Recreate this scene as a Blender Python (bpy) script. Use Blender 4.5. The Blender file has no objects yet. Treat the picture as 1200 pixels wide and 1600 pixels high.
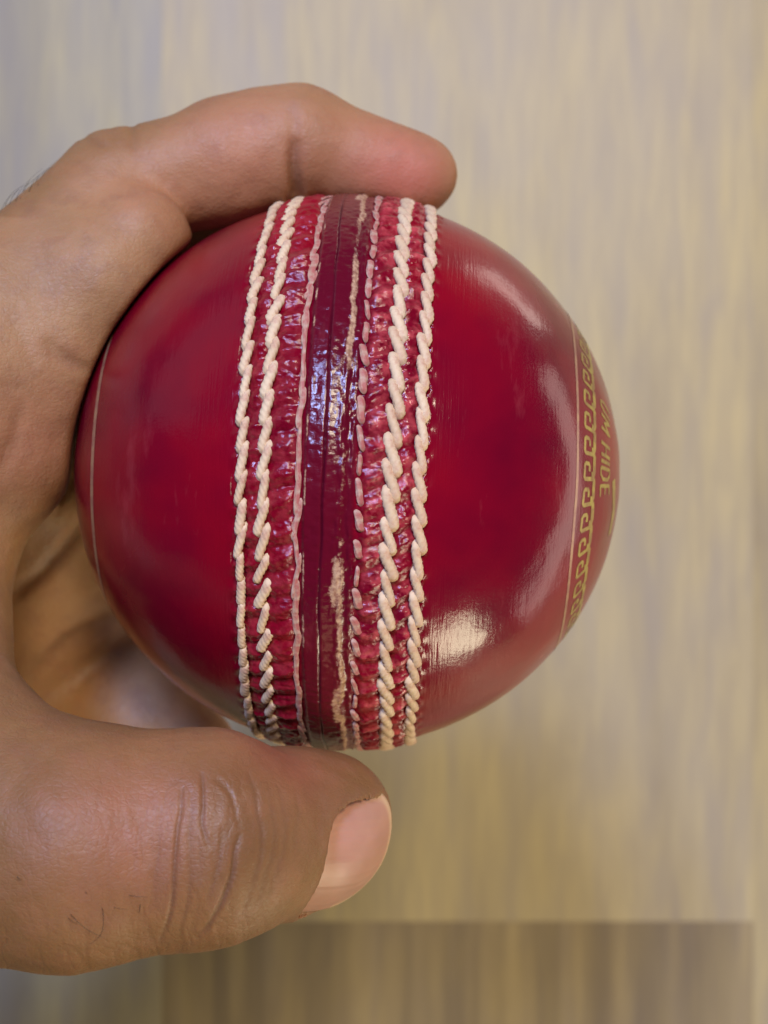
import bpy, math, random
import numpy as np
from mathutils import Vector, Matrix, Euler

random.seed(4)
rng = np.random.default_rng(11)
sc = bpy.context.scene
col = sc.collection
MM = 0.001
BALL_H = 0.220                      # height of the ball centre over the floor (m)
OFF = Vector((0, 0, BALL_H))
CAMX, CAMY, CAMZ, F = 4.8, -5.07, 180.0, 2094.0   # camera (mm, from ball centre), focal length in photo pixels

# ------------------------------------------------------------------ camera
cam_d = bpy.data.cameras.new('camera')
cam = bpy.data.objects.new('camera', cam_d); col.objects.link(cam)
cam.location = OFF + Vector((CAMX, CAMY, CAMZ)) * MM
cam_d.sensor_fit = 'HORIZONTAL'; cam_d.sensor_width = 36.0
cam_d.lens = 36.0 * F / 1200.0
cam_d.clip_start = 0.005; cam_d.clip_end = 60
cam_d.dof.use_dof = True
cam_d.dof.focus_distance = 0.147
cam_d.dof.aperture_fstop = cam_d.lens / 1.75
sc.camera = cam

# ------------------------------------------------------------------ light
w = bpy.data.worlds.new('World'); sc.world = w; w.use_nodes = True
bg = w.node_tree.nodes['Background']
bg.inputs[0].default_value = (0.88, 0.92, 1.0, 1); bg.inputs[1].default_value = 0.045

def area(name, loc, target, sx, sy, power, color):
    d = bpy.data.lights.new(name, 'AREA'); d.shape = 'RECTANGLE'; d.size = sx; d.size_y = sy
    d.energy = power; d.color = color
    o = bpy.data.objects.new(name, d); col.objects.link(o)
    o.location = OFF + Vector(loc)
    v = Vector(target) - Vector(loc)
    o.rotation_euler = v.to_track_quat('-Z', 'Y').to_euler()
    return o
area('blue_panel', (-0.18, 0.52, 0.92), (0, 0, 0), 0.18, 0.20, 12.0, (0.36, 0.50, 1.0))
area('ceiling_lamp', (0.20, 0.46, 1.0), (0, 0, 0), 0.24, 0.24, 9.5, (1.0, 0.87, 0.66))
area('window_light', (-1.3, 1.1, 0.40), (0, 0, 0), 1.6, 0.9, 1.6, (0.85, 0.90, 1.0))
area('warm_lamp', (0.46, -0.68, 0.05), (0, 0, 0), 0.21, 0.30, 3.3, (1.0, 0.90, 0.62))
area('warm_room_light', (0.1, -1.25, 0.50), (0, 0, 0.02), 0.5, 0.4, 1.2, (1.0, 0.70, 0.34))
area('added_side_light', (0.54, -0.05, -0.12), (0, 0, 0), 0.72, 0.12, 0.85, (1.0, 0.78, 0.68))  # added light, stands in for a bright surface mirrored in the ball's right side
area('added_side_light', (0.27, 0.30, -0.165), (0, 0, 0), 0.15, 0.06, 0.12, (1.0, 0.84, 0.74))  # added light, makes the small mirrored arc at upper right

sc.view_settings.view_transform = 'Standard'
sc.view_settings.look = 'None'
sc.view_settings.exposure = 0.0
sc.view_settings.gamma = 1.0
sc.view_settings.use_curve_mapping = False
sc.render.engine = 'CYCLES'
sc.cycles.use_denoising = True
sc.cycles.max_bounces = 8

# ------------------------------------------------------------------ helpers
def P(x, y, depth):
    """photo pixel + distance from the camera -> mm from the ball centre (used to measure lengths off the photo)"""
    return np.array([(x - 600) / F * depth + CAMX, -(y - 800) / F * depth + CAMY, CAMZ - depth])

def hash3(ix, iy, iz, seed):
    n = (ix.astype(np.int64) * 374761393 + iy.astype(np.int64) * 668265263 + iz.astype(np.int64) * 2147483647 + seed * 974711)
    n = (n ^ (n >> 13)) * 1274126177
    n = n & 0x7fffffff
    n = (n ^ (n >> 16)) * 60493
    return ((n & 0xffff) / 65535.0)

def vnoise(x, y, z, seed=0):
    """smooth value noise in -1..1"""
    x, y, z = np.broadcast_arrays(x, y, z)
    ix, iy, iz = np.floor(x), np.floor(y), np.floor(z)
    fx, fy, fz = x - ix, y - iy, z - iz
    fx, fy, fz = [f * f * (3 - 2 * f) for f in (fx, fy, fz)]
    r = 0
    for dx in (0, 1):
        for dy in (0, 1):
            for dz in (0, 1):
                r = r + hash3(ix + dx, iy + dy, iz + dz, seed) * (fx if dx else 1 - fx) * (fy if dy else 1 - fy) * (fz if dz else 1 - fz)
    return 2 * r - 1

def sstep(a, b, x):
    t = np.clip((x - a) / (b - a), 0, 1)
    return t * t * (3 - 2 * t)

def mesh_obj(name, verts, faces, mat, parent=None, smooth=True, attrs=None):
    me = bpy.data.meshes.new(name)
    verts = np.asarray(verts, dtype=np.float32)
    if isinstance(faces, np.ndarray):
        n, k = faces.shape
        me.vertices.add(len(verts)); me.vertices.foreach_set('co', verts.ravel())
        me.loops.add(n * k); me.loops.foreach_set('vertex_index', faces.astype(np.int32).ravel())
        me.polygons.add(n)
        me.polygons.foreach_set('loop_start', np.arange(0, n * k, k, dtype=np.int32))
        me.polygons.foreach_set('loop_total', np.full(n, k, dtype=np.int32))
        me.update(calc_edges=True); me.validate()
    else:
        me.from_pydata([tuple(v) for v in verts.tolist()], [], faces)
        me.update()
    me.polygons.foreach_set('use_smooth', np.full(len(me.polygons), smooth))
    if attrs:
        for k, a in attrs.items():
            at = me.attributes.new(k, 'FLOAT', 'POINT'); at.data.foreach_set('value', a.astype(np.float32).ravel())
    me.materials.append(mat)
    o = bpy.data.objects.new(name, me); col.objects.link(o)
    if parent: o.parent = parent
    return o

def tag(o, label=None, cat=None, group=None, kind=None):
    if label: o['label'] = label
    if cat: o['category'] = cat
    if group: o['group'] = group
    if kind: o['kind'] = kind

class NT:
    """small node-tree helper"""
    def __init__(s, name):
        s.m = bpy.data.materials.new(name); s.m.use_nodes = True
        s.t = s.m.node_tree; s.b = s.t.nodes['Principled BSDF']
    def n(s, typ, **kw):
        nd = s.t.nodes.new(typ)
        for k, v in kw.items(): setattr(nd, k, v)
        return nd
    def set(s, nd, sock, v):
        i = nd.inputs[sock]
        if isinstance(v, bpy.types.NodeSocket): s.t.links.new(v, i)
        else: i.default_value = v
    def attr(s, name): return s.n('ShaderNodeAttribute', attribute_name=name).outputs['Fac']
    def math(s, op, a, b=0.0, c=None, clamp=False):
        nd = s.n('ShaderNodeMath', operation=op, use_clamp=clamp)
        s.set(nd, 0, a); s.set(nd, 1, b)
        if c is not None: s.set(nd, 2, c)
        return nd.outputs[0]
    def mix(s, fac, a, b, mode='MIX'):
        nd = s.n('ShaderNodeMix', data_type='RGBA', blend_type=mode)
        s.set(nd, 0, fac)
        for i, v in ((6, a), (7, b)):
            if isinstance(v, bpy.types.NodeSocket): s.t.links.new(v, nd.inputs[i])
            else: nd.inputs[i].default_value = (*v, 1)
        return nd.outputs[2]
    def coord(s, scale=(1, 1, 1), loc=(0, 0, 0), out='Object'):
        c = s.n('ShaderNodeTexCoord').outputs[out]
        mp = s.n('ShaderNodeMapping'); s.t.links.new(c, mp.inputs[0])
        mp.inputs['Scale'].default_value = scale; mp.inputs['Location'].default_value = loc
        return mp.outputs[0]
    def noise(s, vec, scale, detail=3, rough=0.5, dist=0.0):
        nd = s.n('ShaderNodeTexNoise'); s.t.links.new(vec, nd.inputs['Vector'])
        nd.inputs['Scale'].default_value = scale; nd.inputs['Detail'].default_value = detail
        nd.inputs['Roughness'].default_value = rough; nd.inputs['Distortion'].default_value = dist
        return nd.outputs['Fac']
    def voro(s, vec, scale, feature='F1'):
        nd = s.n('ShaderNodeTexVoronoi', feature=feature); s.t.links.new(vec, nd.inputs['Vector'])
        nd.inputs['Scale'].default_value = scale
        return nd.outputs['Distance']
    def ramp(s, fac, stops):
        nd = s.n('ShaderNodeValToRGB'); s.t.links.new(fac, nd.inputs[0])
        e = nd.color_ramp.elements
        while len(e) < len(stops): e.new(0.5)
        for i, (p, c) in enumerate(stops):
            e[i].position = p; e[i].color = (*c, 1) if len(c) == 3 else c
        return nd.outputs['Color']
    def map(s, v, a, b, c=0.0, d=1.0):
        nd = s.n('ShaderNodeMapRange'); s.set(nd, 0, v)
        for i, x in enumerate((a, b, c, d)): s.set(nd, i + 1, x)
        return nd.outputs[0]
    def bump(s, h, strength, dist, normal=None):
        nd = s.n('ShaderNodeBump'); s.set(nd, 'Height', h)
        nd.inputs['Strength'].default_value = strength; nd.inputs['Distance'].default_value = dist
        if normal is not None: s.t.links.new(normal, nd.inputs['Normal'])
        return nd.outputs[0]
    def out(s, **kw):
        for k, v in kw.items():
            k = k.replace('_', ' ')
            if isinstance(v, tuple) and len(v) == 3 and k in ('Base Color', 'Coat Tint', 'Specular Tint'): v = (*v, 1)
            s.set(s.b, k, v)
        return s.m

# ------------------------------------------------------------------ materials
def mat_wood():
    m = NT('pale_oak_laminate')
    rnd = m.n('ShaderNodeObjectInfo')
    sh = m.n('ShaderNodeVectorMath', operation='SCALE'); m.t.links.new(m.n('ShaderNodeCombineXYZ').outputs[0], sh.inputs[0])
    cmb = m.n('ShaderNodeCombineXYZ'); m.set(cmb, 0, m.math('MULTIPLY', rnd.outputs['Random'], 7.0)); m.set(cmb, 1, m.math('MULTIPLY', rnd.outputs['Random'], 13.0))
    geo = m.n('ShaderNodeNewGeometry').outputs['Position']
    add = m.n('ShaderNodeVectorMath', operation='ADD'); m.t.links.new(geo, add.inputs[0]); m.t.links.new(cmb.outputs[0], add.inputs[1])
    def mp(scale):
        nd = m.n('ShaderNodeMapping'); m.t.links.new(add.outputs[0], nd.inputs[0]); nd.inputs['Scale'].default_value = scale; return nd.outputs[0]
    broad = m.noise(mp((32, 8, 1)), 1.0, 4, 0.6, 0.6)
    fine = m.noise(mp((380, 34, 1)), 1.0, 3, 0.6, 0.2)
    mid = m.noise(mp((120, 20.0, 1)), 1.0, 2, 0.5, 0.3)
    blot = m.noise(mp((14, 9, 1)), 1.0, 2, 0.5)
    c = m.ramp(broad, [(0.28, (0.34, 0.27, 0.16)), (0.42, (0.43, 0.347, 0.19)), (0.56, (0.50, 0.405, 0.21)), (0.72, (0.55, 0.44, 0.205))])
    c = m.mix(m.map(fine, 0.38, 0.66, 0.0, 0.36), c, (0.31, 0.25, 0.185))
    c = m.mix(m.map(mid, 0.46, 0.70, 0.0, 0.38), c, (0.30, 0.255, 0.225))
    c = m.mix(m.map(blot, 0.4, 0.75, 0.0, 0.25), c, (0.40, 0.36, 0.33))
    dk = m.noise(mp((70, 2.4, 1)), 1.0, 3, 0.55, 0.4)
    c = m.mix(m.math('MULTIPLY', m.map(dk, 0.42, 0.58), m.math('SUBTRACT', 1.0, rnd.outputs['Alpha'])), c, (0.15, 0.12, 0.095))
    c = m.mix(1.0, c, rnd.outputs['Color'], 'MULTIPLY')
    bp = m.bump(fine, 0.12, 0.0004)
    return m.out(Base_Color=c, Roughness=m.map(broad, 0.3, 0.7, 0.42, 0.55), Normal=bp, Specular_IOR_Level=0.4)

def mat_leather():
    m = NT('red_lacquered_leather')
    wear, seam, pink, dark_tone = m.attr('wear'), m.attr('seam'), m.attr('pink'), m.attr('dark')
    o = m.coord()
    cloud = m.noise(o, 55, 3, 0.55)
    spots = m.noise(o, 900, 2, 0.5)
    c = m.ramp(cloud, [(0.30, (0.125, 0.0006, 0.013)), (0.48, (0.185, 0.0006, 0.013)), (0.70, (0.255, 0.0008, 0.011))])
    c = m.mix(dark_tone, c, (0.09, 0.003, 0.014))  # deeper red on the middle strip, its crease and one inner groove
    pink_sheen = m.math('MULTIPLY', pink, m.map(m.noise(o, 700, 3, 0.6), 0.42, 0.62))
    c = m.mix(pink_sheen, c, (0.50, 0.065, 0.075))  # worn pink plus the sheen of reflected light, painted into the colour
    wr = m.map(m.math('ADD', m.math('MULTIPLY', wear, 0.55), m.math('ADD', m.math('MULTIPLY', m.noise(o, 900, 4, 0.75), 0.6), m.math('MULTIPLY', m.noise(o, 2600, 3, 0.7), 0.4))), 0.72, 0.92)
    c = m.mix(wr, c, m.ramp(m.noise(o, 1800, 2, 0.6), [(0.35, (0.30, 0.14, 0.09)), (0.65, (0.58, 0.36, 0.22))]))
    # dust specks and pale rubs on the lacquer
    vs = m.n('ShaderNodeTexVoronoi'); m.t.links.new(o, vs.inputs['Vector']); vs.inputs['Scale'].default_value = 230
    sp = m.math('MULTIPLY', m.map(vs.outputs['Distance'], 0.10, 0.05), m.math('GREATER_THAN', vs.outputs['Color'], 0.80))
    rub = m.map(m.noise(m.coord((240, 60, 60)), 1.0, 5, 0.7), 0.60, 0.76, 0.0, 0.18)
    c = m.mix(m.math('MAXIMUM', m.math('MULTIPLY', sp, 0.55), rub), c, (0.50, 0.10, 0.11))
    # lacquer relief: fine brushed lines along the seam direction + pores
    brush = m.noise(m.coord((2600, 160, 160)), 1.0, 3, 0.6)
    pores = m.noise(o, 2200, 3, 0.6)
    big = m.noise(o, 130, 2, 0.5)
    h = m.math('ADD', m.math('MULTIPLY', brush, m.math('MULTIPLY_ADD', m.attr('tuck'), 1.5, 0.5)), m.math('MULTIPLY', pores, 0.5))
    b1 = m.bump(big, 0.16, 0.0012)
    b2 = m.bump(h, 0.45, 0.00007, b1)
    seamh = m.noise(m.coord((1100, 1700, 1700)), 1.0, 4, 0.65)
    b3n = m.n('ShaderNodeBump'); m.set(b3n, 'Height', m.math('MULTIPLY', seamh, seam)); b3n.inputs['Strength'].default_value = 0.38; b3n.inputs['Distance'].default_value = 0.00035
    m.t.links.new(b2, b3n.inputs['Normal'])
    rough = m.math('ADD', m.map(cloud, 0.3, 0.7, 0.24, 0.34), m.math('MULTIPLY', wr, 0.3))
    return m.out(Base_Color=c, Roughness=rough, Normal=b3n.outputs[0], Specular_IOR_Level=0.08,
                 Coat_Weight=m.math('SUBTRACT', m.math('MULTIPLY_ADD', seam, 0.22, 0.64), m.math('MULTIPLY', wr, 0.6)), Coat_Roughness=m.math('SUBTRACT', m.map(cloud, 0.3, 0.7, 0.11, 0.18), m.math('MULTIPLY', seam, 0.06)),
                 Coat_Normal=b3n.outputs[0], Coat_IOR=1.45)

def mat_thread(name, c0, c1, stain=0.45, lo=0.49):
    m = NT(name)
    rnd = m.n('ShaderNodeObjectInfo').outputs['Random']
    n = m.noise(m.coord(), 900, 3, 0.6)
    c = m.mix(rnd, c0, c1)
    c = m.mix(m.map(n, lo, lo + 0.22, 0, stain), c, (0.42, 0.10, 0.085))
    fib = m.noise(m.coord((4200, 1400, 4200)), 1.0, 3, 0.6)
    return m.out(Base_Color=c, Roughness=0.62, Normal=m.bump(fib, 0.4, 0.00008), Specular_IOR_Level=0.35, Sheen_Weight=0.15)

def mat_gold(name, c0, c1):
    m = NT(name)
    n = m.noise(m.coord(), 800, 3, 0.65)
    c = m.mix(m.map(n, 0.40, 0.62), c0, c1)
    return m.out(Base_Color=c, Roughness=0.38, Metallic=0.25, Coat_Weight=0.4, Coat_Roughness=0.2)

def mat_skin():
    m = NT('brown_skin')
    red, dk, yel, shine = m.attr('red'), m.attr('crease'), m.attr('dorsal_shade'), m.attr('shine')
    o = m.coord()
    n1 = m.noise(o, 70, 3, 0.55); n2 = m.noise(o, 420, 3, 0.6)
    c = m.ramp(n1, [(0.3, (0.295, 0.148, 0.062)), (0.5, (0.355, 0.184, 0.079)), (0.72, (0.40, 0.204, 0.092))])
    c = m.mix(yel, c, m.ramp(n1, [(0.3, (0.145, 0.063, 0.016)), (0.7, (0.22, 0.101, 0.029))]))
    c = m.mix(m.map(m.noise(o, 190, 3, 0.6), 0.48, 0.7, 0.0, 0.2), c, (0.42, 0.165, 0.08))
    c = m.mix(m.map(m.noise(o, 310, 4, 0.65), 0.5, 0.7, 0.0, 0.35), c, (0.22, 0.095, 0.05))
    c = m.mix(m.math('MULTIPLY', red, 0.9), c, (0.50, 0.155, 0.10))
    c = m.mix(m.map(n2, 0.5, 0.75, 0, 0.25), c, (0.26, 0.12, 0.075))
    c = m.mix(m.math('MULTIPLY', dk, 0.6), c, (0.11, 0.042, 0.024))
    cells = m.voro(m.coord((1, 1.5, 1)), 1300, 'DISTANCE_TO_EDGE')
    lines = m.noise(m.coord((1500, 420, 900)), 1.0, 3, 0.6)
    por = m.noise(o, 2300, 3, 0.6)
    h = m.math('ADD', m.math('MULTIPLY', m.map(cells, 0.0, 0.16), 0.24), m.math('ADD', m.math('MULTIPLY', lines, 0.55), m.math('MULTIPLY', por, 0.35)))
    bp = m.bump(h, 0.42, 0.00018, m.bump(n2, 0.30, 0.0005))
    return m.out(Base_Color=c, Roughness=m.math('SUBTRACT', m.map(por, 0.3, 0.7, 0.49, 0.64), m.math('MULTIPLY', shine, 0.14)), Normal=bp, Specular_IOR_Level=0.42,
                 Subsurface_Weight=0.22, Subsurface_Scale=0.0016)

def mat_nail():
    m = NT('fingernail')
    o = m.coord()
    n1 = m.noise(o, 160, 2, 0.5)
    lun = m.attr('lunula'); edge = m.attr('edge')
    c = m.ramp(n1, [(0.35, (0.40, 0.185, 0.125)), (0.7, (0.48, 0.235, 0.165))])
    c = m.mix(lun, c, (0.50, 0.34, 0.28))
    c = m.mix(edge, c, (0.62, 0.40, 0.24))
    ridg = m.attr('ridge')
    return m.out(Base_Color=c, Roughness=0.5, Normal=m.bump(ridg, 0.25, 0.0002), Specular_IOR_Level=0.45, Subsurface_Weight=0.25, Subsurface_Scale=0.001, Coat_Weight=0.2, Coat_Roughness=0.3)

def mat_hair():
    m = NT('dark_hair'); return m.out(Base_Color=(0.012, 0.008, 0.006), Roughness=0.45)

def mat_base():
    m = NT('floor_underlay'); n = m.noise(m.coord(), 30, 2)
    return m.out(Base_Color=m.mix(n, (0.08, 0.065, 0.05), (0.12, 0.10, 0.08)), Roughness=0.9)

WOOD, LEATHER, SKIN, NAIL, HAIR = mat_wood(), mat_leather(), mat_skin(), mat_nail(), mat_hair()
THREAD = mat_thread('cream_linen_thread', (0.74, 0.55, 0.35), (0.66, 0.46, 0.28))
THREAD_WORN = mat_thread('worn_flat_thread', (0.56, 0.39, 0.29), (0.50, 0.31, 0.21), 0.9, 0.38)
GOLD = mat_gold('gold_foil_print', (0.40, 0.31, 0.05), (0.26, 0.15, 0.035))
GOLD_LINE = mat_gold('dull_gold_line', (0.42, 0.24, 0.13), (0.32, 0.14, 0.10))

# ------------------------------------------------------------------ floor
fl = mesh_obj('floor', np.array([(-1.5, -1.5, -0.012), (1.5, -1.5, -0.012), (1.5, 1.5, -0.012), (-1.5, 1.5, -0.012)]), [(0, 1, 2, 3)], mat_base(), smooth=False)
tag(fl, 'pale oak laminate floor seen out of focus beneath the hand', 'floor', kind='structure')
PW = 0.1765; X0 = -0.0615; JY = -0.1273; PL = 0.95; GAP = 0.00002; CH = 0.00002
def plank_mesh():
    a, l = PW / 2 - GAP / 2, PL / 2 - GAP / 2
    v = [(-a, -l, -0.008), (a, -l, -0.008), (a, l, -0.008), (-a, l, -0.008),
         (-a, -l, -CH), (a, -l, -CH), (a, l, -CH), (-a, l, -CH),
         (-a + CH, -l + CH, 0), (a - CH, -l + CH, 0), (a - CH, l - CH, 0), (-a + CH, l - CH, 0)]
    f = [(0, 3, 2, 1), (0, 1, 5, 4), (1, 2, 6, 5), (2, 3, 7, 6), (3, 0, 4, 7), (4, 5, 9, 8), (5, 6, 10, 9), (6, 7, 11, 10), (7, 4, 8, 11), (8, 9, 10, 11)]
    me = bpy.data.meshes.new('plank'); me.from_pydata(v, [], f); me.materials.append(WOOD); return me
PM = plank_mesh()
joint = {0: JY, -1: JY + 0.56, 1: JY + 0.33, -2: JY + 0.2, 2: JY + 0.7, -3: JY + .43, 3: JY + .12, -4: JY + .8, 4: JY + .5}
tint = {(0, 0): (1.0, 0.98, 0.97), (0, -1): (0.76, 0.71, 0.68), (-1, -1): (0.86, 0.89, 0.95), (1, -1): (0.96, 0.93, 0.86)}
for ci, j in joint.items():
    for r in (-2, -1, 0, 1):
        y0 = j + r * PL
        if y0 > 1.4 or y0 + PL < -1.4: continue
        o = bpy.data.objects.new('plank', PM); col.objects.link(o); o.parent = fl
        o.location = (X0 + PW / 2 + ci * PW, y0 + PL / 2, 0)
        t = tint.get((ci, r), (0.93 + .06 * random.random(),) * 3)
        o.color = (*t, {(0, -1): 0.55, (-1, -1): 0.8}.get((ci, r), 0.95))

# ------------------------------------------------------------------ cricket ball
R = 35.9
ball = bpy.data.objects.new('cricket_ball', None); col.objects.link(ball)
ball.empty_display_size = 0.03
ball.location = OFF
ball.rotation_euler = Euler((0, math.radians(-1.6), math.radians(-2.2)), 'XYZ')
tag(ball, 'shiny red leather cricket ball with raised cream stitching held in the hand', 'ball')
NST = 74
ROWS = [  # lateral offset mm, kind
    (-9.75, 'left'), (-7.05, 'left_wide'), (-3.35, 'flat'), (3.15, 'flat_bead'), (6.65, 'right_wide'), (9.75, 'right')]
def sph(lam, phi, r):
    lam, phi, r = np.broadcast_arrays(lam, phi, r)
    return np.stack([r * np.sin(lam), r * np.cos(lam) * np.sin(phi), r * np.cos(lam) * np.cos(phi)], -1)
def crease_u(phi):
    return -0.75 + 0.18 * np.sin(phi * 3 + 1) + 0.10 * vnoise(phi * 9, 0.0, 0.0, 3)
def lip_u(phi):
    return 1.55 + 0.22 * vnoise(phi * 7, 1.0, 0.0, 4) + 0.14 * vnoise(phi * 26, 2.0, 0.0, 5)

def relief(u, phi):
    """height (mm) and colour masks of the leather at lateral offset u and angle phi"""
    s = phi * R
    h = 0.50 * (1 - sstep(7.5, 11.4, np.abs(u)))
    n_mid = vnoise(u * .9, s * .5, 0.0, 7)
    # middle strip, crease and ragged lip
    cu, lu = crease_u(phi), lip_u(phi)
    h -= 0.28 * np.exp(-((u - cu) / 0.12) ** 2) * (0.65 + 0.35 * vnoise(s * .3, 0.0, 0.0, 8))
    h += 0.10 * (1 - sstep(0.0, 1.4, np.abs(u - cu)))
    h += 0.16 * sstep(-2.9, -2.3, u) * (1 - sstep(-0.12, 0.16, u - lu))        # strip stands proud of the ladder zones
    h -= 0.16 * np.exp(-((u - lu - 0.45) / 0.32) ** 2)
    h += 0.10 * vnoise(u * 3.0, s * 1.1, 0.0, 9) * sstep(-0.6, 0.0, u - lu + 0.6) * (1 - sstep(1.0, 1.8, u - lu))
    for (ru, kind) in ROWS:
        wdt = 0.75 if 'flat' not in kind else 0.6
        dep = 0.42 if 'flat' not in kind else 0.38
        h -= dep * np.exp(-((u - ru) / wdt) ** 2)
    # pucker ridges crossing between the rows, one per stitch
    ph = phi * NST + 1.1 * vnoise(u * .35, phi * 10, 0.0, 12)
    lad = np.where(u < 0, sstep(-10.9, -10.2, u) * (1 - sstep(-3.9, -3.3, u)), sstep(3.2, 3.9, u) * (1 - sstep(10.2, 10.9, u)))
    amp = 0.27 + 0.12 * vnoise(phi * 20, u * .6, 0.0, 13)
    slope = np.where(u < 0, 0.5, -0.9)
    h += lad * amp * (np.cos(ph + slope * np.abs(u)) ** 3 * .6 + .4 * np.cos(ph + slope * np.abs(u)))
    h += lad * 0.085 * vnoise(u * 2.2, s * 3.2, 0.0, 14)
    h += 0.045 * vnoise(u * 1.7, s * 2.0, 1.0, 15) * (1 - sstep(8, 12, np.abs(u)))
    # tiny tucks where the outer stitches pull the leather
    for ru in (-9.75, 9.75):
        du = (u - ru) * np.sign(ru)
        h += 0.10 * np.cos(ph) * np.exp(-((du - 0.95) / 0.5) ** 2)
    # broad unevenness of the hide
    h += 0.10 * vnoise(u * .10, np.cos(phi) * 3.4, np.sin(phi) * 3.4, 16)
    wear = np.exp(-((u - lu + 0.05) / 0.40) ** 2) * np.clip(0.78 + 0.9 * vnoise(s * .22, 3.0, 0.0, 17), 0, 1)
    patch = sstep(0.0, 0.35, vnoise(s * 0.16, 5.0, 0.0, 18))
    wear = np.maximum(wear, patch * np.exp(-((u - lu + 0.55) / 0.6) ** 2))
    wear = np.maximum(wear, 0.75 * np.exp(-((u + 2.55) / 0.16) ** 2) * sstep(-.3, .3, vnoise(s * .5, 9.0, 0.0, 19)))
    wear = np.maximum(wear, 0.55 * np.exp(-((u + 11.0) / 0.14) ** 2) * sstep(0, .5, vnoise(s * .35, 19.0, 0.0, 23)))
    seam = 1 - sstep(10.4, 11.2, np.abs(u))
    strip = sstep(-2.6, -2.2, u) * (1 - sstep(2.4, 3.0, u))
    seam = seam * (1 - 0.5 * strip)
    pink = sstep(3.4, 4.2, u) * (1 - sstep(9.6, 10.4, u)) * (0.55 + .6 * np.clip(np.cos(ph + slope * np.abs(u)), 0, 1)) + 0.25 * lad * (u < 0)  # strongest on ridge tops at the right, where the painted sheen sits
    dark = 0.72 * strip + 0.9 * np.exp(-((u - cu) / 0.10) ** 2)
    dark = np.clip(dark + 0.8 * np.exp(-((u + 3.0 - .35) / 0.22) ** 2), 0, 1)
    tuck = np.exp(-((np.abs(u) - 12.5) / 3.2) ** 2)
    return h, np.clip(wear, 0, 1), seam, np.clip(pink, 0, 1), dark, tuck

def ball_half(sign):
    lam_seam = np.arange(0, 11.6, 0.115) / R
    lam_rest = np.linspace(11.6 / R, math.pi / 2 - 0.002, 78)
    t = np.concatenate([lam_seam, lam_rest])
    front = np.radians(np.arange(-100, 100.01, 0.23)); back = np.radians(np.arange(101, 259.5, 1.0))
    phi = np.concatenate([front, back])
    L, PH = np.meshgrid(t, phi, indexing='ij')
    c0 = crease_u(PH) / R
    if sign < 0: lam = c0 + (-math.pi / 2 + .002 - c0) * (L / L.max()) ** 1.0
    else: lam = c0 + (math.pi / 2 - .002 - c0) * (L / L.max())
    # keep fine rows fine: blend the crease offset out over the seam
    lam = sign * L + c0 * np.clip(1 - L * R / 8.0, 0, 1)
    u = R * np.sin(lam) * (lam * 0 + 1)
    u = lam * R                                    # arc length from the seam plane
    h, wear, seam, pink, dark, tuck = relief(u, PH)
    seamfade = 1.0
    v = sph(lam, PH, R + h * seamfade)
    nl, npp = L.shape
    idx = np.arange(nl * npp).reshape(nl, npp)
    a = idx[:-1, :]; b = idx[1:, :]
    a2 = np.roll(a, -1, 1); b2 = np.roll(b, -1, 1)
    q = np.stack([a, a2, b2, b], -1).reshape(-1, 4)
    if sign > 0: q = q[:, ::-1]
    verts = v.reshape(-1, 3) * MM
    # pole cap and an inner lip that closes the half at the crease
    o = mesh_obj('leather_half', verts, q, LEATHER, ball, attrs=dict(wear=wear, seam=seam, pink=pink, dark=dark, tuck=tuck))
    return o
hl = ball_half(-1); hr = ball_half(1)
hl['label'] = 'left leather half with a plain gold ring'; hr['label'] = 'right leather half with gold scroll print'

# core closing the crease and the two poles (cork and twine inside)
def disc_core():
    nph = 96; vs = []; f = []
    ring = [sph(np.array(l), np.linspace(0, 2 * math.pi, nph, endpoint=False), r) for l, r in ((-0.10, 34.6), (0.06, 34.6))]
    vs = np.concatenate(ring) * MM
    for i in range(nph): f.append((i, (i + 1) % nph, nph + (i + 1) % nph, nph + i))
    return mesh_obj('inner_core', vs, f, mat_base(), ball)
disc_core()

# ---- stitches
def stitch_mesh(name, length, rad, slant, curve, flat, seed, mat, twist=1.0, nth=22, ns=24):
    """one visible loop of two-ply thread, running along +Y, dipping into the leather at both ends"""
    r_ = np.random.default_rng(seed)
    v = []; f = []
    ph0 = r_.uniform(0, 6.28)
    for i in range(ns):
        t = i / (ns - 1) * 2 - 1                       # -1..1
        y = t * length / 2
        x = slant * t + curve * math.sin(t * math.pi) * .5
        z = 0.42 * rad * (1 - abs(t) ** 3.0) - 0.75 * rad * max(0, abs(t) - .72) / .28
        rr = rad * max(0.02, (1 - abs(t) ** 5.0)) ** 0.5 * (1 + .05 * r_.uniform(-1, 1))
        for k in range(nth):
            th = k / nth * 2 * math.pi
            ply = abs(math.cos(2.5 * (th - twist * y * 1.75 + ph0)))
            q = rr * (0.74 + 0.32 * ply ** 0.8)
            v.append((x + q * math.cos(th), y, (z + q * math.sin(th)) * 1.0 * flat if True else 0))
    for i in range(ns - 1):
        for k in range(nth):
            a = i * nth + k; b = i * nth + (k + 1) % nth
            f.append((a, b, b + nth, a + nth))
    f.append(tuple(range(nth))[::-1]); f.append(tuple(range((ns - 1) * nth, ns * nth)))
    me = bpy.data.meshes.new(name); me.from_pydata([(a * MM, b * MM, c * MM) for a, b, c in v], [], f)
    me.polygons.foreach_set('use_smooth', np.full(len(me.polygons), True)); me.materials.append(mat); me.update()
    return me
pitch = 2 * math.pi * (R + .4) / NST
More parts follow.
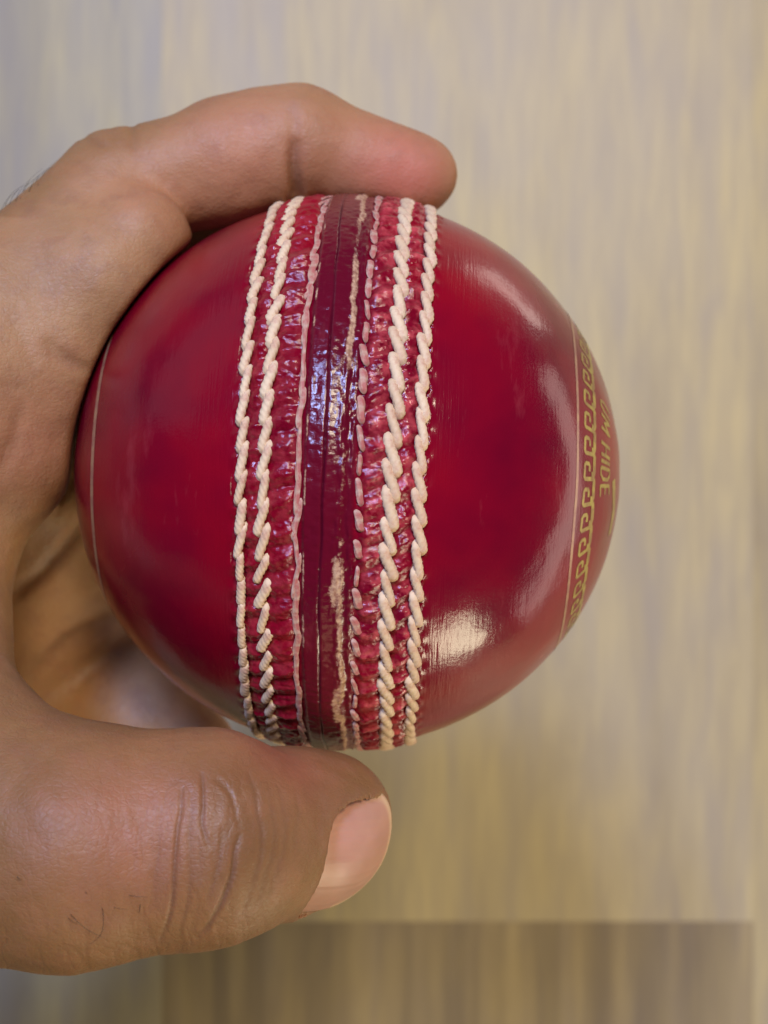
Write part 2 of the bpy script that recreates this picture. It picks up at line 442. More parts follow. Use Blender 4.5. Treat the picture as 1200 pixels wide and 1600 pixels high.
KIND = {
    'left':       dict(length=pitch * 1.52, rad=0.52, slant=0.28, curve=0.12, flat=0.84, mat=THREAD, twist=1.0),
    'left_wide':  dict(length=pitch * 1.56, rad=0.57, slant=0.40, curve=0.26, flat=0.84, mat=THREAD, twist=1.0),
    'flat':       dict(length=pitch * 1.6, rad=0.34, slant=0.06, curve=0.14, flat=0.36, mat=THREAD_WORN, twist=0.3),
    'flat_bead':  dict(length=pitch * 0.92, rad=0.38, slant=-0.22, curve=0.10, flat=0.6, mat=THREAD_WORN, twist=0.3),
    'right_wide': dict(length=pitch * 1.66, rad=0.63, slant=-0.46, curve=-0.34, flat=0.84, mat=THREAD, twist=-1.0),
    'right':      dict(length=pitch * 1.56, rad=0.54, slant=-0.36, curve=-0.26, flat=0.84, mat=THREAD, twist=-1.0)}
MESHES = {k: [stitch_mesh('stitch', seed=i, **p) for i in range(3)] for k, p in KIND.items()}
ROWLAB = {-9.75: 'outermost cream rope stitch row on the left', -7.05: 'second cream stitch row from the left', -3.35: 'worn flat thread row left of the centre crease',
          3.15: 'worn beaded thread row right of the centre crease', 6.65: 'thick cream rope stitch row on the right', 9.75: 'outermost cream stitch row on the right'}
def frame_at(lam, phi, r):
    c = sph(np.array(lam), np.array(phi), r)
    n = sph(np.array(lam), np.array(phi), 1.0)
    ty = np.array([0, math.cos(phi), -math.sin(phi)])
    tx = np.cross(ty, n)
    M = Matrix(((tx[0], ty[0], n[0], c[0] * MM), (tx[1], ty[1], n[1], c[1] * MM), (tx[2], ty[2], n[2], c[2] * MM), (0, 0, 0, 1)))
    return M
for (ru, kind) in ROWS:
    lam0 = ru / R
    row = bpy.data.objects.new('stitch_row', None); col.objects.link(row); row.parent = ball; row['label'] = ROWLAB[ru]
    row.empty_display_size = .005
    back_v, back_f = [], []
    cosl = math.cos(lam0)
    for k in range(NST):
        phi = (k + (0.5 if 'right' in kind else 0.0)) / NST * 2 * math.pi
        if phi > math.pi: phi -= 2 * math.pi
        phi += random.gauss(0, 0.0035)
        wob = 0.10 * math.sin(phi * 5 + ru) + 0.10 * random.uniform(-1, 1)
        lam = (ru + wob) / R
        base = R + {'flat': 0.40, 'flat_bead': 0.38}.get(kind, 0.27)
        sx = sy = sz = 1.0; rz = random.gauss(0, 0.045)
        if kind.startswith('left') and phi < -0.30:      # lower on the ball the left rows open up into separate beads
            sy *= 0.80 if kind == 'left' else 0.88; rz += 0.16 if kind == 'left' else -0.05
        if kind.startswith('flat'):
            sx *= random.uniform(0.65, 1.25); sy *= random.uniform(0.8, 1.15); base += random.uniform(-.12, .05); rz += random.gauss(0, .1)
            if kind == 'flat' and -0.3 < phi < 0.55: sy *= 1.12; sx *= 0.9
        else:
            sx *= random.uniform(0.84, 1.10); sy *= random.uniform(0.92, 1.07); base += random.uniform(-.08, .05)
        Mx = frame_at(lam, phi, base) @ Matrix.Rotation(rz, 4, 'Z') @ Matrix.Diagonal((sx, sy * cosl ** .5, sz, 1))
        me = MESHES[kind][k % 3]
        if abs(phi) < math.radians(86):
            o = bpy.data.objects.new('stitch', me); col.objects.link(o); o.parent = row
            o.matrix_local = Mx
        else:
            b0 = len(back_v)
            back_v += [tuple(Mx @ v.co) for v in me.vertices]
            back_f += [tuple(b0 + i for i in p.vertices) for p in me.polygons]
    o = mesh_obj('stitch_run', np.array(back_v), back_f, KIND[kind]['mat'], row)
    tag(o, kind='stuff')

# ---- gold print, a hair above the leather
def strip(poly, width, r, out):
    """poly: (lat, phi) points; ribbon of the given width (mm)"""
    pts = []
    for (a, b) in zip(poly[:-1], poly[1:]):
        d = math.hypot((b[0] - a[0]) * R, (b[1] - a[1]) * R * math.cos(a[0]))
        n = max(1, int(d / 0.5))
        for i in range(n): pts.append((a[0] + (b[0] - a[0]) * i / n, a[1] + (b[1] - a[1]) * i / n))
    pts.append(poly[-1])
    V, Fc = out
    b0 = len(V); n = len(pts)
    LL, HH = [], []
    for i, (la, ph) in enumerate(pts):
        p, q = pts[max(0, i - 1)], pts[min(n - 1, i + 1)]
        tx = (q[0] - p[0]); ty = (q[1] - p[1]) * math.cos(la)
        l = math.hypot(tx, ty) or 1; nx, ny = -ty / l, tx / l
        for s in (-1, 1):
            LL.append(la + s * nx * width / 2 / R); HH.append(ph + s * ny * width / 2 / R / math.cos(la))
    LL, HH = np.array(LL), np.array(HH)
    V += list(sph(LL, HH, r + relief(LL * R, HH)[0]) * MM)
    for i in range(n - 1):
        Fc.append((b0 + 2 * i, b0 + 2 * i + 1, b0 + 2 * i + 3, b0 + 2 * i + 2))
def ring(lat, width, name, mat, dphi=0.6):
    out = ([], [])
    a = np.radians(np.arange(0, 360.01, 1.5))
    strip([(lat, float(x)) for x in a], width, R + 0.03, out)
    return mesh_obj(name, np.array(out[0]), out[1], mat, ball)
LAT_R = math.radians(51.2); LAT_L = -math.radians(55.5)
ring(LAT_R, 0.50, 'gold_ring', GOLD_LINE); ring(LAT_L, 0.95, 'gold_ring', GOLD_LINE)

# running scroll: one unit repeated round the ball
UN = 42; W0, W1 = math.radians(53.2), math.radians(58.4)
A_ = [(.86, .0), (.90, .10), (.90, .72), (.86, .84), (.66, .84)]
B_ = [(.50, .72), (.50, .50), (.44, .42), (.22, .42), (.14, .50), (.12, .95), (.18, 1.02), (.90, 1.0)]
for k in range(UN):
    ph0 = -k / UN * 2 * math.pi
    if not (-110 < math.degrees((ph0 + math.pi) % (2 * math.pi) - math.pi) < 110): continue
    out = ([], [])
    for S, wd in ((A_, .78), (B_, .50)):
        strip([(W0 + (W1 - W0) * a, ph0 - t * 2 * math.pi / UN) for a, t in S], wd, R + 0.032 + (0.004 if S is A_ else 0.0) + 0.003 * (k % 2), out)
    o = mesh_obj('gold_scroll', np.array(out[0]), out[1], GOLD, ball)

# lettering, reading down the ball, tops towards the pole
GL = {'H': [[(0, 0), (0, 1)], [(.7, 0), (.7, 1)], [(0, .5), (.7, .5)]], 'I': [[(.0, 0), (.0, 1)]],
      'D': [[(0, 0), (0, 1), (.4, 1), (.68, .75), (.68, .25), (.4, 0), (0, 0)]],
      'E': [[(.62, 0), (0, 0), (0, 1), (.62, 1)], [(0, .5), (.55, .5)]],
      'M': [[(0, 0), (0, 1), (.45, .3), (.9, 1), (.9, 0)]],
      'U': [[(0, 1), (0, .3), (.2, 0), (.5, 0), (.7, .3), (.7, 1)]]}
WID = {'H': .7, 'I': 0, 'D': .68, 'E': .62, 'M': .9, 'U': .7}
TL0, TL1 = math.radians(61.2), math.radians(66.4)
HT = (TL1 - TL0) * R                     # letter height mm
cur = 0.0
RT = R * math.cos(TL0)
PHI_T = math.radians(36.0)
for ch in 'UM HIDE':
    if ch == ' ': cur += 0.55 * 2.0; continue
    out = ([], [])
    for st in GL[ch]:
        strip([(TL0 + (TL1 - TL0) * y, PHI_T - (cur + x * 2.1) / RT) for x, y in st], 0.47, R + 0.035, out)
    o = mesh_obj('gold_letter', np.array(out[0]), out[1], GOLD, ball)
    cur += WID[ch] * 2.1 + 0.85
# edge of the round crest further towards the pole
out = ([], [])
strip([(math.radians(70.0 + 1.2 * math.sin(t * 3)), math.radians(1 - 34 * t)) for t in np.linspace(0, 1, 14)], 1.7, R + 0.03, out)
mesh_obj('gold_crest', np.array(out[0]), out[1], GOLD, ball)

# ------------------------------------------------------------------ hand (one continuous surface grown from a distance field)
T_ip = P(320, 1308, 147); T_d = P(482, 1302, 157.5)
td = (P(530, 1300, 160) - T_ip); td /= np.linalg.norm(td)
tn = np.array([0.56, -0.24, 0.78]); tn -= td * tn.dot(td); tn /= np.linalg.norm(tn)
tl = np.cross(tn, td)                       # across the nail
T_tip = T_d + td * 3.4
I0, I1, I2, I3 = P(-150, 655, 165), P(186, 298, 178), P(465, 228, 180), P(657, 273, 181)
V3 = lambda *a: np.array(a, float)
GROUPS = {
 'index': (2.2, [(I1, I2, 7.7, 7.6), (I2, I3, 7.5, 5.0), (P(362, 252, 180), P(400, 243, 180), 8.5, 8.2),
                 (P(560, 266, 181), P(625, 279, 181.5), 6.2, 5.5)
 ]),
 'index_base': (3.0, [(I0, I1, 11.0, 7.9), (P(218, 374, 172), P(160, 440, 172.5), 6.6, 8.8), (P(160, 440, 172.5), P(60, 560, 172), 8.8, 9.6)]),
 'middle': (3.0, [(V3(-56, 10, -7), V3(-36, 36, -18), 11, 8.6), (V3(-36, 36, -18), V3(-12, 35.5, -22), 8.4, 7.6), (V3(-12, 35.5, -22), V3(7, 33.5, -26.5), 7.6, 6.6)]),
 'ring': (3.0, [(V3(-54, 8, -28), V3(-36, 29, -35), 10.5, 8.2), (V3(-36, 29, -35), V3(-14, 26, -33.5), 8.0, 7.4), (V3(-14, 26, -33.5), V3(4, 24, -36.5), 7.4, 6.4)]),
 'little': (3.0, [(V3(-50, 3, -47), V3(-34, 18, -49), 9.5, 7.2), (V3(-34, 18, -49), V3(-16, 14, -40.5), 7.0, 6.4), (V3(-16, 14, -40.5), V3(-1, 12, -41.5), 6.4, 5.6)]),
 'thumb': (3.5, [(P(-120, 1290, 150), P(120, 1320, 146), 14.0, 12.6), (P(120, 1320, 146), T_ip, 12.6, 11.2), (T_ip, T_d, 11.0, 8.5), (T_d, T_tip, 8.3, 7.3),
                 (T_d - tn * 2.5 - td * 2, T_tip - tn * 2.8 + np.array([0, 1.5, -1.0]), 8.0, 6.6), (T_d + tl * 3.2 - td * 4, T_tip + tl * 2.4, 5.6, 5.0), (T_d - tl * 3.2 - td * 4, T_tip - tl * 2.4, 5.6, 5.0), (P(-80, 1290, 171), P(130, 1305, 168), 11.5, 8.5)]),  # last cone: thenar bulk added to keep the warm lamp off the palm
 'palm': (9.0, [(I0, V3(-98, -42, 8), 12, 13), (V3(-56, 10, -7), V3(-102, -46, -2), 12, 13), (V3(-54, 8, -28), V3(-103, -47, -12), 11.5, 12),
                (V3(-50, 3, -47), V3(-103, -47, -22), 10.5, 12), (P(-120, 1290, 150), V3(-92, -45, 12), 14, 15), (P(40, 780, 200), P(74, 920, 209), 10.5, 11), (P(74, 920, 209), P(82, 1120, 216), 11, 11.5), (P(82, 1120, 216), V3(-95, -48, -22), 11.5, 14),
                (V3(-105, -48, 6), V3(-190, -100, 0), 17, 22), (V3(-105, -48, -16), V3(-190, -100, -25), 17, 22)]),
 'heel_blocker': (3.0, [(P(140, 985, 216), P(215, 1120, 210), 8.5, 9.5), (P(115, 1130, 212), P(225, 1138, 206), 10.5, 10.4), (P(235, 1160, 206), P(300, 1172, 204), 8.0, 6.8)]),  # lobe added to block the warm lamp from the palm and fill the gap
 'web': (5.0, [(P(60, 560, 172), P(12, 645, 172), 9.6, 9.2), (P(12, 645, 172), P(-12, 715, 171), 9.2, 8.8), (P(-12, 715, 171), P(-62, 790, 170), 8.8, 7.4),
               (P(-62, 790, 170), P(-105, 900, 168), 7.4, 8.4), (P(-105, 900, 168), P(-98, 1010, 163), 8.4, 7.6), (P(-98, 1010, 163), P(-62, 1140, 156), 7.6, 7.2), (P(-62, 1140, 156), P(-40, 1230, 150), 7.2, 8)]),
}
def smin(a, b, k):
    h = np.maximum(k - np.abs(a - b), 0) / k
    return np.minimum(a, b) - h * h * k * .25
def cone(p, a, b, ra, rb):
    ba = (b - a).astype(np.float32); q = p - a.astype(np.float32)
    t = np.clip((q @ ba) * np.float32(1 / (ba @ ba)), 0, 1)
    q -= t[:, None] * ba
    return np.sqrt(np.einsum('ij,ij->i', q, q)) - (np.float32(ra) + np.float32(rb - ra) * t)
def nail_h(s, x):
    return 7.35 - x * x / (2 * 9.0) - s * np.abs(s) * 0.006 - np.maximum(s, 0) ** 2 / 34.0
def nail_inside(s, x):
    """<0 inside the nail outline (mm-ish)"""
    sc_ = np.minimum(s - 1.5, 0) / 6.5; xx = np.where(x > 0, x / 6.5, x / 8.6)
    return ((np.abs(sc_) ** 3 + np.abs(xx) ** 3) ** (1 / 3) - 1) * 6.5
def sdf(p):
    p = p.astype(np.float32); p0, p1 = p.min(0), p.max(0)
    g = {}
    for k, (kk, prims) in GROUPS.items():
        d = None
        for pr in prims:
            m = max(pr[2], pr[3]) + 16           # too far from this block to matter
            if (np.minimum(pr[0], pr[1]) - m > p1).any() or (np.maximum(pr[0], pr[1]) + m < p0).any(): continue
            c = cone(p, *pr); d = c if d is None else smin(d, c, kk)
        g[k] = d if d is not None else np.full(len(p), 40, np.float32)
    fing = smin(smin(smin(smin(g['index'], g['index_base'], 0.9), g['middle'], 1.0), g['ring'], 1.0), g['little'], 1.0)
    d = smin(smin(g['palm'], g['web'], 8.0), g['thumb'], 7.0)
    d = smin(d, fing, 4.5)
    d = smin(d, g['heel_blocker'], 2.0)
    # nail bed let into the thumb
    q = p - T_d; s = q @ td; x = q @ tl; h = q @ tn
    bed = np.maximum(nail_inside(s, x), nail_h(s, x) - 0.25 - h)
    bed = np.where(h > 2, bed, 5.0)
    d = -smin(-d, bed, 0.6)
    # pressed against the ball
    d = -smin(-d, np.linalg.norm(p, axis=1) - 36.35, 1.2)
    return d
STEP = 0.48
lo = np.array([-216.0, -128.0, -66.0]); hi = np.array([26.0, 62.0, 58.0])
def build_hand():
    CB = 4
    n = (np.ceil((hi - lo) / (STEP * CB)).astype(int)) * CB + 1
    nc = (n - 1) // CB
    ax = [lo[i] + (np.arange(nc[i]) + .5) * STEP * CB for i in range(3)]
    G = np.stack(np.meshgrid(*ax, indexing='ij'), -1).reshape(-1, 3)
    dc = np.concatenate([sdf(c) for c in np.array_split(G, nc[0])]).reshape(nc)
    vol = np.repeat(np.repeat(np.repeat(np.where(dc > 0, 9.0, -9.0).astype(np.float32), CB, 0), CB, 1), CB, 2)
    vol = np.pad(vol, ((0, 1),) * 3, mode='edge')
    act = np.argwhere(np.abs(dc) < STEP * CB * 2.0)
    offs = np.stack(np.meshgrid(*[np.arange(CB + 1)] * 3, indexing='ij'), -1).reshape(-1, 3)
    for ch in np.array_split(act[np.lexsort((act[:, 1] // 10, act[:, 2] // 10, act[:, 0] // 10))], 220):
        ii = (ch[:, None, :] * CB + offs[None]).reshape(-1, 3)
        vol[ii[:, 0], ii[:, 1], ii[:, 2]] = sdf(lo + ii * STEP)
    inside = vol < 0
    cn = n - 1
    s = np.zeros(cn, np.int8)
    for dx in (0, 1):
        for dy in (0, 1):
            for dz in (0, 1):
                s += inside[dx:dx + cn[0], dy:dy + cn[1], dz:dz + cn[2]]
    cells = np.argwhere((s > 0) & (s < 8))
    acc = np.zeros((len(cells), 3)); cnt = np.zeros(len(cells))
    cor = [(a, b, c) for a in (0, 1) for b in (0, 1) for c in (0, 1)]
    for a in cor:
        for ax_ in range(3):
            if a[ax_]: continue
            b = list(a); b[ax_] = 1
            va = vol[tuple((cells + a).T)].astype(float); vb = vol[tuple((cells + b).T)].astype(float)
            m = (va < 0) != (vb < 0)
            t = np.where(m, va / np.where(m, va - vb, 1), 0)
            pt = np.array(a, float)[None] + np.zeros((len(cells), 3)); pt[:, ax_] += t
            acc += pt * m[:, None]; cnt += m
    verts = lo + (cells + acc / cnt[:, None]) * STEP
    vid = np.full(cn, -1, np.int32); vid[tuple(cells.T)] = np.arange(len(cells))
    quads = []
    for ax_ in range(3):
        o1, o2 = [(1, 2), (2, 0), (0, 1)][ax_]
        sl0 = [slice(None)] * 3; sl1 = [slice(None)] * 3
        sl0[ax_] = slice(0, -1); sl1[ax_] = slice(1, None)
        e0, e1 = inside[tuple(sl0)], inside[tuple(sl1)]
        E = np.argwhere(e0 != e1)
        E = E[(E[:, o1] > 0) & (E[:, o2] > 0) & (E[:, o1] < cn[o1]) & (E[:, o2] < cn[o2])]
        flip = e0[tuple(E.T)]
        u = np.zeros(3, int); u[o1] = 1; v = np.zeros(3, int); v[o2] = 1
        q = np.stack([vid[tuple((E - u - v).T)], vid[tuple((E - v).T)], vid[tuple(E.T)], vid[tuple((E - u).T)]], -1)
        q[~flip] = q[~flip][:, ::-1]
        quads.append(q)
    quads = np.concatenate(quads); quads = quads[(quads >= 0).all(1)]
    return verts, quads
hv, hq = build_hand()
def vnormals(v, q):
    fn = np.cross(v[q[:, 2]] - v[q[:, 0]], v[q[:, 3]] - v[q[:, 1]])
    n = np.zeros_like(v)
    for i in range(4):
        for c in range(3): n[:, c] += np.bincount(q[:, i], fn[:, c], len(v))
    return n / np.maximum(np.linalg.norm(n, axis=1, keepdims=True), 1e-9)
def relax(v, q, it, lam_):
    for _ in range(it):
        a = np.zeros_like(v); c = np.zeros(len(v))
        for i, j in ((0, 1), (1, 2), (2, 3), (3, 0)):
            for f, t in ((i, j), (j, i)):
                c += np.bincount(q[:, f], minlength=len(v))
                for k in range(3): a[:, k] += np.bincount(q[:, f], v[q[:, t], k], len(v))
        v = v + lam_ * (a / c[:, None] - v)
    return v
hv = relax(relax(hv, hq, 2, 0.5), hq, 2, -0.3)
def refine(v, q):
    """finer mesh on the near side of the thumb, which is in focus"""
    import bmesh
    n = vnormals(v, q)
    sel = (v[:, 2] > 12) & (n[:, 2] > -0.1) & (v[:, 1] < -22) & (v[:, 0] > -43)
    me = bpy.data.meshes.new('tmp'); me.from_pydata([], [], [])
    bm = bmesh.new()
    used = np.nonzero(sel[q].all(1))[0]
    for p in v: bm.verts.new(p)
    bm.verts.ensure_lookup_table()
    fs = []
    um = np.zeros(len(q), bool); um[used] = True
    for k, f in enumerate(q.tolist()):
        try: ff = bm.faces.new([bm.verts[i] for i in f])
        except ValueError: continue
        if um[k]: fs.append(ff)
    es = list({e for f in fs for e in f.edges})
    bmesh.ops.subdivide_edges(bm, edges=es, cuts=2, use_grid_fill=True, smooth=0.0)
    bmesh.ops.triangulate(bm, faces=[f for f in bm.faces if len(f.verts) > 4])
    bm.verts.index_update()
    vv = np.array([x.co[:] for x in bm.verts])
    quads = [[x.index for x in f.verts] for f in bm.faces]
    quads = np.array([f if len(f) == 4 else f + [f[-1]] for f in quads])
    bm.free(); bpy.data.meshes.remove(me)
    return vv, quads
hv, hq = refine(hv, hq)
hv = relax(hv, hq, 1, 0.4)
hn = vnormals(hv, hq)
def to_px(v):
    d = CAMZ - v[:, 2]
    return np.stack([600 + (v[:, 0] - CAMX) / d * F, 800 - (v[:, 1] - CAMY) / d * F], -1)
px = to_px(hv)
def catmull(poly, n=8):
    pp = [np.array(p, float) for p in poly]; out = []
    for i in range(len(pp) - 1):
        a, b, c, d = pp[max(0, i - 1)], pp[i], pp[i + 1], pp[min(len(pp) - 1, i + 2)]
        for t in np.linspace(0, 1, n, endpoint=False):
            out.append(.5 * (2 * b + (c - a) * t + (2 * a - 5 * b + 4 * c - d) * t * t + (3 * b - a - 3 * c + d) * t ** 3))
    return out + [pp[-1]]
def fold(p, poly, width):
    """1 in the bottom of a skin fold along poly, fading out at both ends"""
    c = catmull(poly); out = np.zeros(len(p)); m = len(c) - 1
    lo_, hi_ = np.min(c, 0) - 4 * width, np.max(c, 0) + 4 * width
    near = np.nonzero(((p > lo_) & (p < hi_)).all(1))[0]; q = p[near]; best = np.full(len(q), 1e9); par = np.zeros(len(q))
    for i in range(m):
        ba = c[i + 1] - c[i]; t = np.clip(((q - c[i]) @ ba) / (ba @ ba), 0, 1)
        d = np.linalg.norm(q - c[i] - t[:, None] * ba, axis=1)
        b = d < best; best[b] = d[b]; par[b] = (i + t[b]) / m
    out[near] = np.exp(-(best / width) ** 2) * np.clip(np.sin(np.pi * np.clip(par, 0, 1)), 0, 1) ** .6
    return out
def seg_dist(p, poly):
    d = np.full(len(p), 1e9)
    for a, b in zip(poly[:-1], poly[1:]):
        a = np.array(a, float); b = np.array(b, float); ba = b - a
        t = np.clip(((p - a) @ ba) / (ba @ ba), 0, 1)
        d = np.minimum(d, np.linalg.norm(p - a - t[:, None] * ba, axis=1))
    return d
# skin folds, traced where they run over the near side of the skin: points, depth mm, half-width px, depth range z
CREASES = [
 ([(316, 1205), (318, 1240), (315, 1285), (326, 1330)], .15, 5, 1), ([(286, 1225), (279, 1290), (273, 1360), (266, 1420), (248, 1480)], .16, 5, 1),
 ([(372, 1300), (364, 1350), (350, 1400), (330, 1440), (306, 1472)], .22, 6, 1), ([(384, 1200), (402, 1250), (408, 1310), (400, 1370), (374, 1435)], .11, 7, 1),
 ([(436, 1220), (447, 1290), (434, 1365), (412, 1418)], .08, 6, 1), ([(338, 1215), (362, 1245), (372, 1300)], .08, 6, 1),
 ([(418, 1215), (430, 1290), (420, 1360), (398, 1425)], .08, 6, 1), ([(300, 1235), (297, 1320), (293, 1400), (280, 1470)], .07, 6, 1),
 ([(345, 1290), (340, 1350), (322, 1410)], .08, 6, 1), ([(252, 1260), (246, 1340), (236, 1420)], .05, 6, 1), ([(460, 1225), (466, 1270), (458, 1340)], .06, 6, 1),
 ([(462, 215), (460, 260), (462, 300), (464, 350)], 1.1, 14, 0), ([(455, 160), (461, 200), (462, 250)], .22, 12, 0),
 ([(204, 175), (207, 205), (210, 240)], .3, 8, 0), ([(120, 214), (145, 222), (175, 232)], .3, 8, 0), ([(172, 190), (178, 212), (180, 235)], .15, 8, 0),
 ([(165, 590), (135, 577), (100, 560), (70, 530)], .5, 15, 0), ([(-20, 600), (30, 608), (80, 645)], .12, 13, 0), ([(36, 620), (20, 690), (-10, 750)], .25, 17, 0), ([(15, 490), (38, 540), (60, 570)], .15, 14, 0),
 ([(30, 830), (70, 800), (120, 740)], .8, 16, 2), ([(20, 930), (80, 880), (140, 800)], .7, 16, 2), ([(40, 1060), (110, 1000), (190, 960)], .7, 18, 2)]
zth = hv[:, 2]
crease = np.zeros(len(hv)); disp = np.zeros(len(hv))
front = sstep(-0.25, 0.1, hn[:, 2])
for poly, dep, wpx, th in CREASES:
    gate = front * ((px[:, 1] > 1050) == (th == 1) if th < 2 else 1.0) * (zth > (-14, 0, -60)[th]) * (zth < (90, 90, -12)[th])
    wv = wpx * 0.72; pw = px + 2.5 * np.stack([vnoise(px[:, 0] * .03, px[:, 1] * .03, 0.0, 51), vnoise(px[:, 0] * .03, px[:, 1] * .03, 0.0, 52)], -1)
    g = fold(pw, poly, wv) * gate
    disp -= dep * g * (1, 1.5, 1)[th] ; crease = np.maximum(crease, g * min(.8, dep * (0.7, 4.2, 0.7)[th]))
# fine wrinkling of the thumb back and low frequency unevenness
q = hv - T_ip
disp += 0.16 * vnoise(hv[:, 0] * .16, hv[:, 1] * .16, hv[:, 2] * .16, 33) + 0.07 * vnoise(hv[:, 0] * .4, hv[:, 1] * .4, hv[:, 2] * .4, 34)
thumbm = np.exp(-(((hv - P(330, 1330, 142)) / np.array([14, 14, 14])) ** 2).sum(1))
wr = vnoise(px[:, 0] * 0.085 + 1.2 * vnoise(px[:, 0] * .02, px[:, 1] * .02, 0.0, 36), px[:, 1] * 0.018, 0.0, 35)
disp += thumbm * 0.08 * wr
low = sstep(1380, 1440, px[:, 1]) * (px[:, 0] < 300) * front
wl = np.abs(vnoise(px[:, 0] * 0.06 - px[:, 1] * .022, px[:, 1] * 0.016, 0.0, 37))
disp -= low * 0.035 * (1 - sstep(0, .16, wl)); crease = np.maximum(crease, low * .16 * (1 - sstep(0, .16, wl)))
fl_ = np.abs(vnoise(px[:, 0] * 0.075 + 1.5 * vnoise(px[:, 0] * .012, px[:, 1] * .012, 0.0, 61), px[:, 1] * 0.02, 0.0, 62)); fg = 1 - sstep(0, .14, fl_)
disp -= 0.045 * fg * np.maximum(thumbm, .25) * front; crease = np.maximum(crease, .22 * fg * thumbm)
q = hv - T_d; nm = nail_inside(q @ td, q @ tl); hh = q @ tn
cut = np.exp(-((nm - 0.5) / 0.55) ** 2) * (hh > 3) * (q @ td < 5) * (q @ td > -8)
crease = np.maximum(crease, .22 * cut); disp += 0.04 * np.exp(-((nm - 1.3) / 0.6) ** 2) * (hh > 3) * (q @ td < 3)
keep = sstep(36.4, 37.4, np.linalg.norm(hv, axis=1))
hv2 = hv + hn * (disp * keep)[:, None]
def blob(c, r): return np.exp(-(((hv - c) / r) ** 2).sum(1))
red = np.clip(0.9 * blob(P(640, 275, 175), 6.5) + .45 * blob(P(380, 235, 174), 8) + .35 * blob(P(560, 250, 175), 8) + .3 * blob(P(230, 330, 172), 7)
              + .35 * blob(P(200, 1290, 134), 9) + .5 * blob(P(440, 1170, 148), 7) + .3 * blob(P(60, 690, 162), 8), 0, 1)
# back of the thumb and the outer side of the hand are browner than the palm side
dorsal_shade = np.clip(sstep(-22, -34, hv[:, 1]) * sstep(8, 20, zth) * sstep(-70, -40, hv[:, 0]), 0, 1) * .85
outw = np.clip(sstep(300, 190, px[:, 1] + 0 * px[:, 0]), 0, 1) * .0
yo = (px[:, 1] - (325 - px[:, 0] * 0.62)); dorsal_shade = np.maximum(dorsal_shade, .45 * (1 - sstep(5, 70, np.abs(yo))) * (px[:, 1] < 340) * (px[:, 0] < 420))
dorsal_shade = np.maximum(dorsal_shade, .55 * sstep(-15, -30, zth))  # deep palm behind the ball browned by depth: shade put into the colour
shine = np.clip(blob(P(370, 1165, 140), 7) + .4 * blob(P(60, 1120, 148), 8), 0, 1)
hand = mesh_obj('hand', hv2 * MM, [tuple(f[:3]) if f[2] == f[3] else tuple(f) for f in hq.tolist()], SKIN, None, attrs=dict(red=red, crease=crease, dorsal_shade=dorsal_shade, shine=shine))
hand.location = OFF
tag(hand, 'bare hand gripping the red ball between curled index finger and thumb', 'hand')

# thumbnail
def thumbnail():
    ns, nx = 44, 36
    V = []; lun = []; edge = []; rid = []
    for i in range(ns):
        s = -6.2 + i / (ns - 1) * 15.2
        t = abs((s - 1.4) / 7.7)
        hw = max(0.0, 1 - t ** 3) ** (1 / 3) if t < 1 else 0.0
        for j in range(nx):
            x = (j / (nx - 1) * 2 - 1); x *= max(hw, .003) * (7.2 if x > 0 else 8.0)
            h = float(nail_h(np.array(s), np.array(x))) - 0.05
            V.append((T_d + td * s + tl * x + tn * h) * MM)
            lun.append(float(np.exp(-((s + 5.2) ** 2 / 3.2 + (x / 4.2) ** 2)))); edge.append(float(sstep(0.86, 0.95, (t ** 3 + abs(x / (7.2 if x > 0 else 8.0)) ** 3) ** (1 / 3))) if s > 3 else 0.0)
            rid.append(float(vnoise(np.array(x * 2.4), np.array(s * .1), np.array(0.0), 41)))
    V = np.array(V); n0 = len(V)
    Vb = V - tn * 0.45 * MM
    idx = np.arange(n0).reshape(ns, nx)
    qd = np.stack([idx[:-1, :-1], idx[:-1, 1:], idx[1:, 1:], idx[1:, :-1]], -1).reshape(-1, 4)
    loop = np.concatenate([idx[0, :-1], idx[:-1, -1], idx[-1, :0:-1], idx[:0:-1, 0]])
    side = np.stack([loop, np.roll(loop, -1), np.roll(loop, -1) + n0, loop + n0], -1)
    allq = np.concatenate([qd, qd[:, ::-1] + n0, side[:, ::-1]])
    # orient outward
    f0 = np.cross(V[qd[700, 1]] - V[qd[700, 0]], V[qd[700, 2]] - V[qd[700, 0]])
    if f0 @ tn < 0: allq = allq[:, ::-1]
    two = lambda a: np.array(a + a)
    return mesh_obj('thumbnail', np.concatenate([V, Vb]), allq, NAIL, hand, attrs=dict(lunula=two(lun), edge=two(edge), ridge=two(rid)))
nail = thumbnail(); nail['label'] = 'pink thumbnail with pale rim'

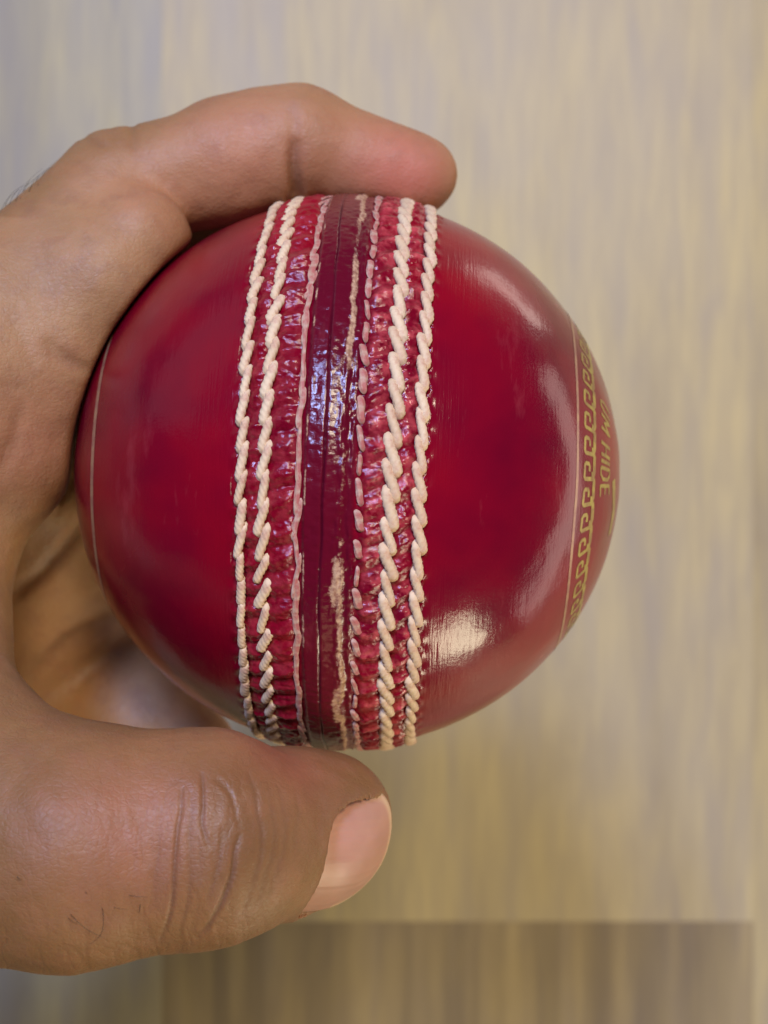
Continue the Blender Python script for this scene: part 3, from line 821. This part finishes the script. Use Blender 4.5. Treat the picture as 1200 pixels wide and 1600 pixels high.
# a few dark hairs on the thumb and over the index knuckle
def surf_at(x, y, zmin=-30):
    d = np.hypot(px[:, 0] - x, px[:, 1] - y) + 400 * (hn[:, 2] < 0) + 400 * (zth < zmin)
    i = np.argmin(d); return hv2[i], hn[i]
def hair(pts_px, lift=.8, rad=.046):
    V = []; Fc = []; n = len(pts_px); pp = []
    for i, (x, y) in enumerate(pts_px):
        p, nn = surf_at(x, y); dp = CAMZ - p[2]
        q = P(x, y, dp - 0.22) + nn * (lift * math.sin(math.pi * min(1, (i + .4) / n)) )
        pp.append(q)
    # smooth resample
    fine = []
    for i in range(n - 1):
        a, b, c, d = pp[max(0, i - 1)], pp[i], pp[i + 1], pp[min(n - 1, i + 2)]
        for t in np.linspace(0, 1, 6, endpoint=False):
            fine.append(.5 * (2 * b + (c - a) * t + (2 * a - 5 * b + 4 * c - d) * t * t + (3 * b - a - 3 * c + d) * t ** 3))
    fine.append(pp[-1]); m = len(fine)
    for i, c in enumerate(fine):
        tg = fine[min(m - 1, i + 1)] - fine[max(0, i - 1)]; tg /= np.linalg.norm(tg)
        a = np.cross(tg, [0.1, 0.2, 1]); a /= np.linalg.norm(a); b = np.cross(tg, a)
        r = rad * (1 - .75 * i / m)
        for k in range(5): th = k * 2 * math.pi / 5; V.append((c + (a * math.cos(th) + b * math.sin(th)) * r) * MM)
    for i in range(m - 1):
        for k in range(5): Fc.append((i * 5 + k, i * 5 + (k + 1) % 5, i * 5 + 5 + (k + 1) % 5, i * 5 + 5 + k))
    return mesh_obj('hair', np.array(V), Fc, HAIR, hand)
for h_ in ([(132, 1389), (150, 1397), (159, 1415), (160, 1440), (154, 1457), (140, 1472)], [(100, 1406), (112, 1424), (135, 1444), (162, 1461)],
           [(96, 1412), (108, 1428), (122, 1440)], [(134, 1393), (158, 1402), (178, 1412), (198, 1418)], [(184, 1388), (202, 1394), (230, 1398)], [(219, 1409), (217, 1420)],
           [(164, 1404), (180, 1408)], [(30, 1368), (36, 1372)]):
    hair(h_)
for i in range(9):
    x0 = 2 + i * 7 + random.uniform(-2, 2); y0 = 330 - i * 5.4 + random.uniform(-3, 3); b = random.uniform(-5, 5)
    hair([(x0, y0), (x0 + 7, y0 - 14), (x0 + 17, y0 - 24 + b * .4), (x0 + 30, y0 - 33 + b)], lift=.1, rad=.028)
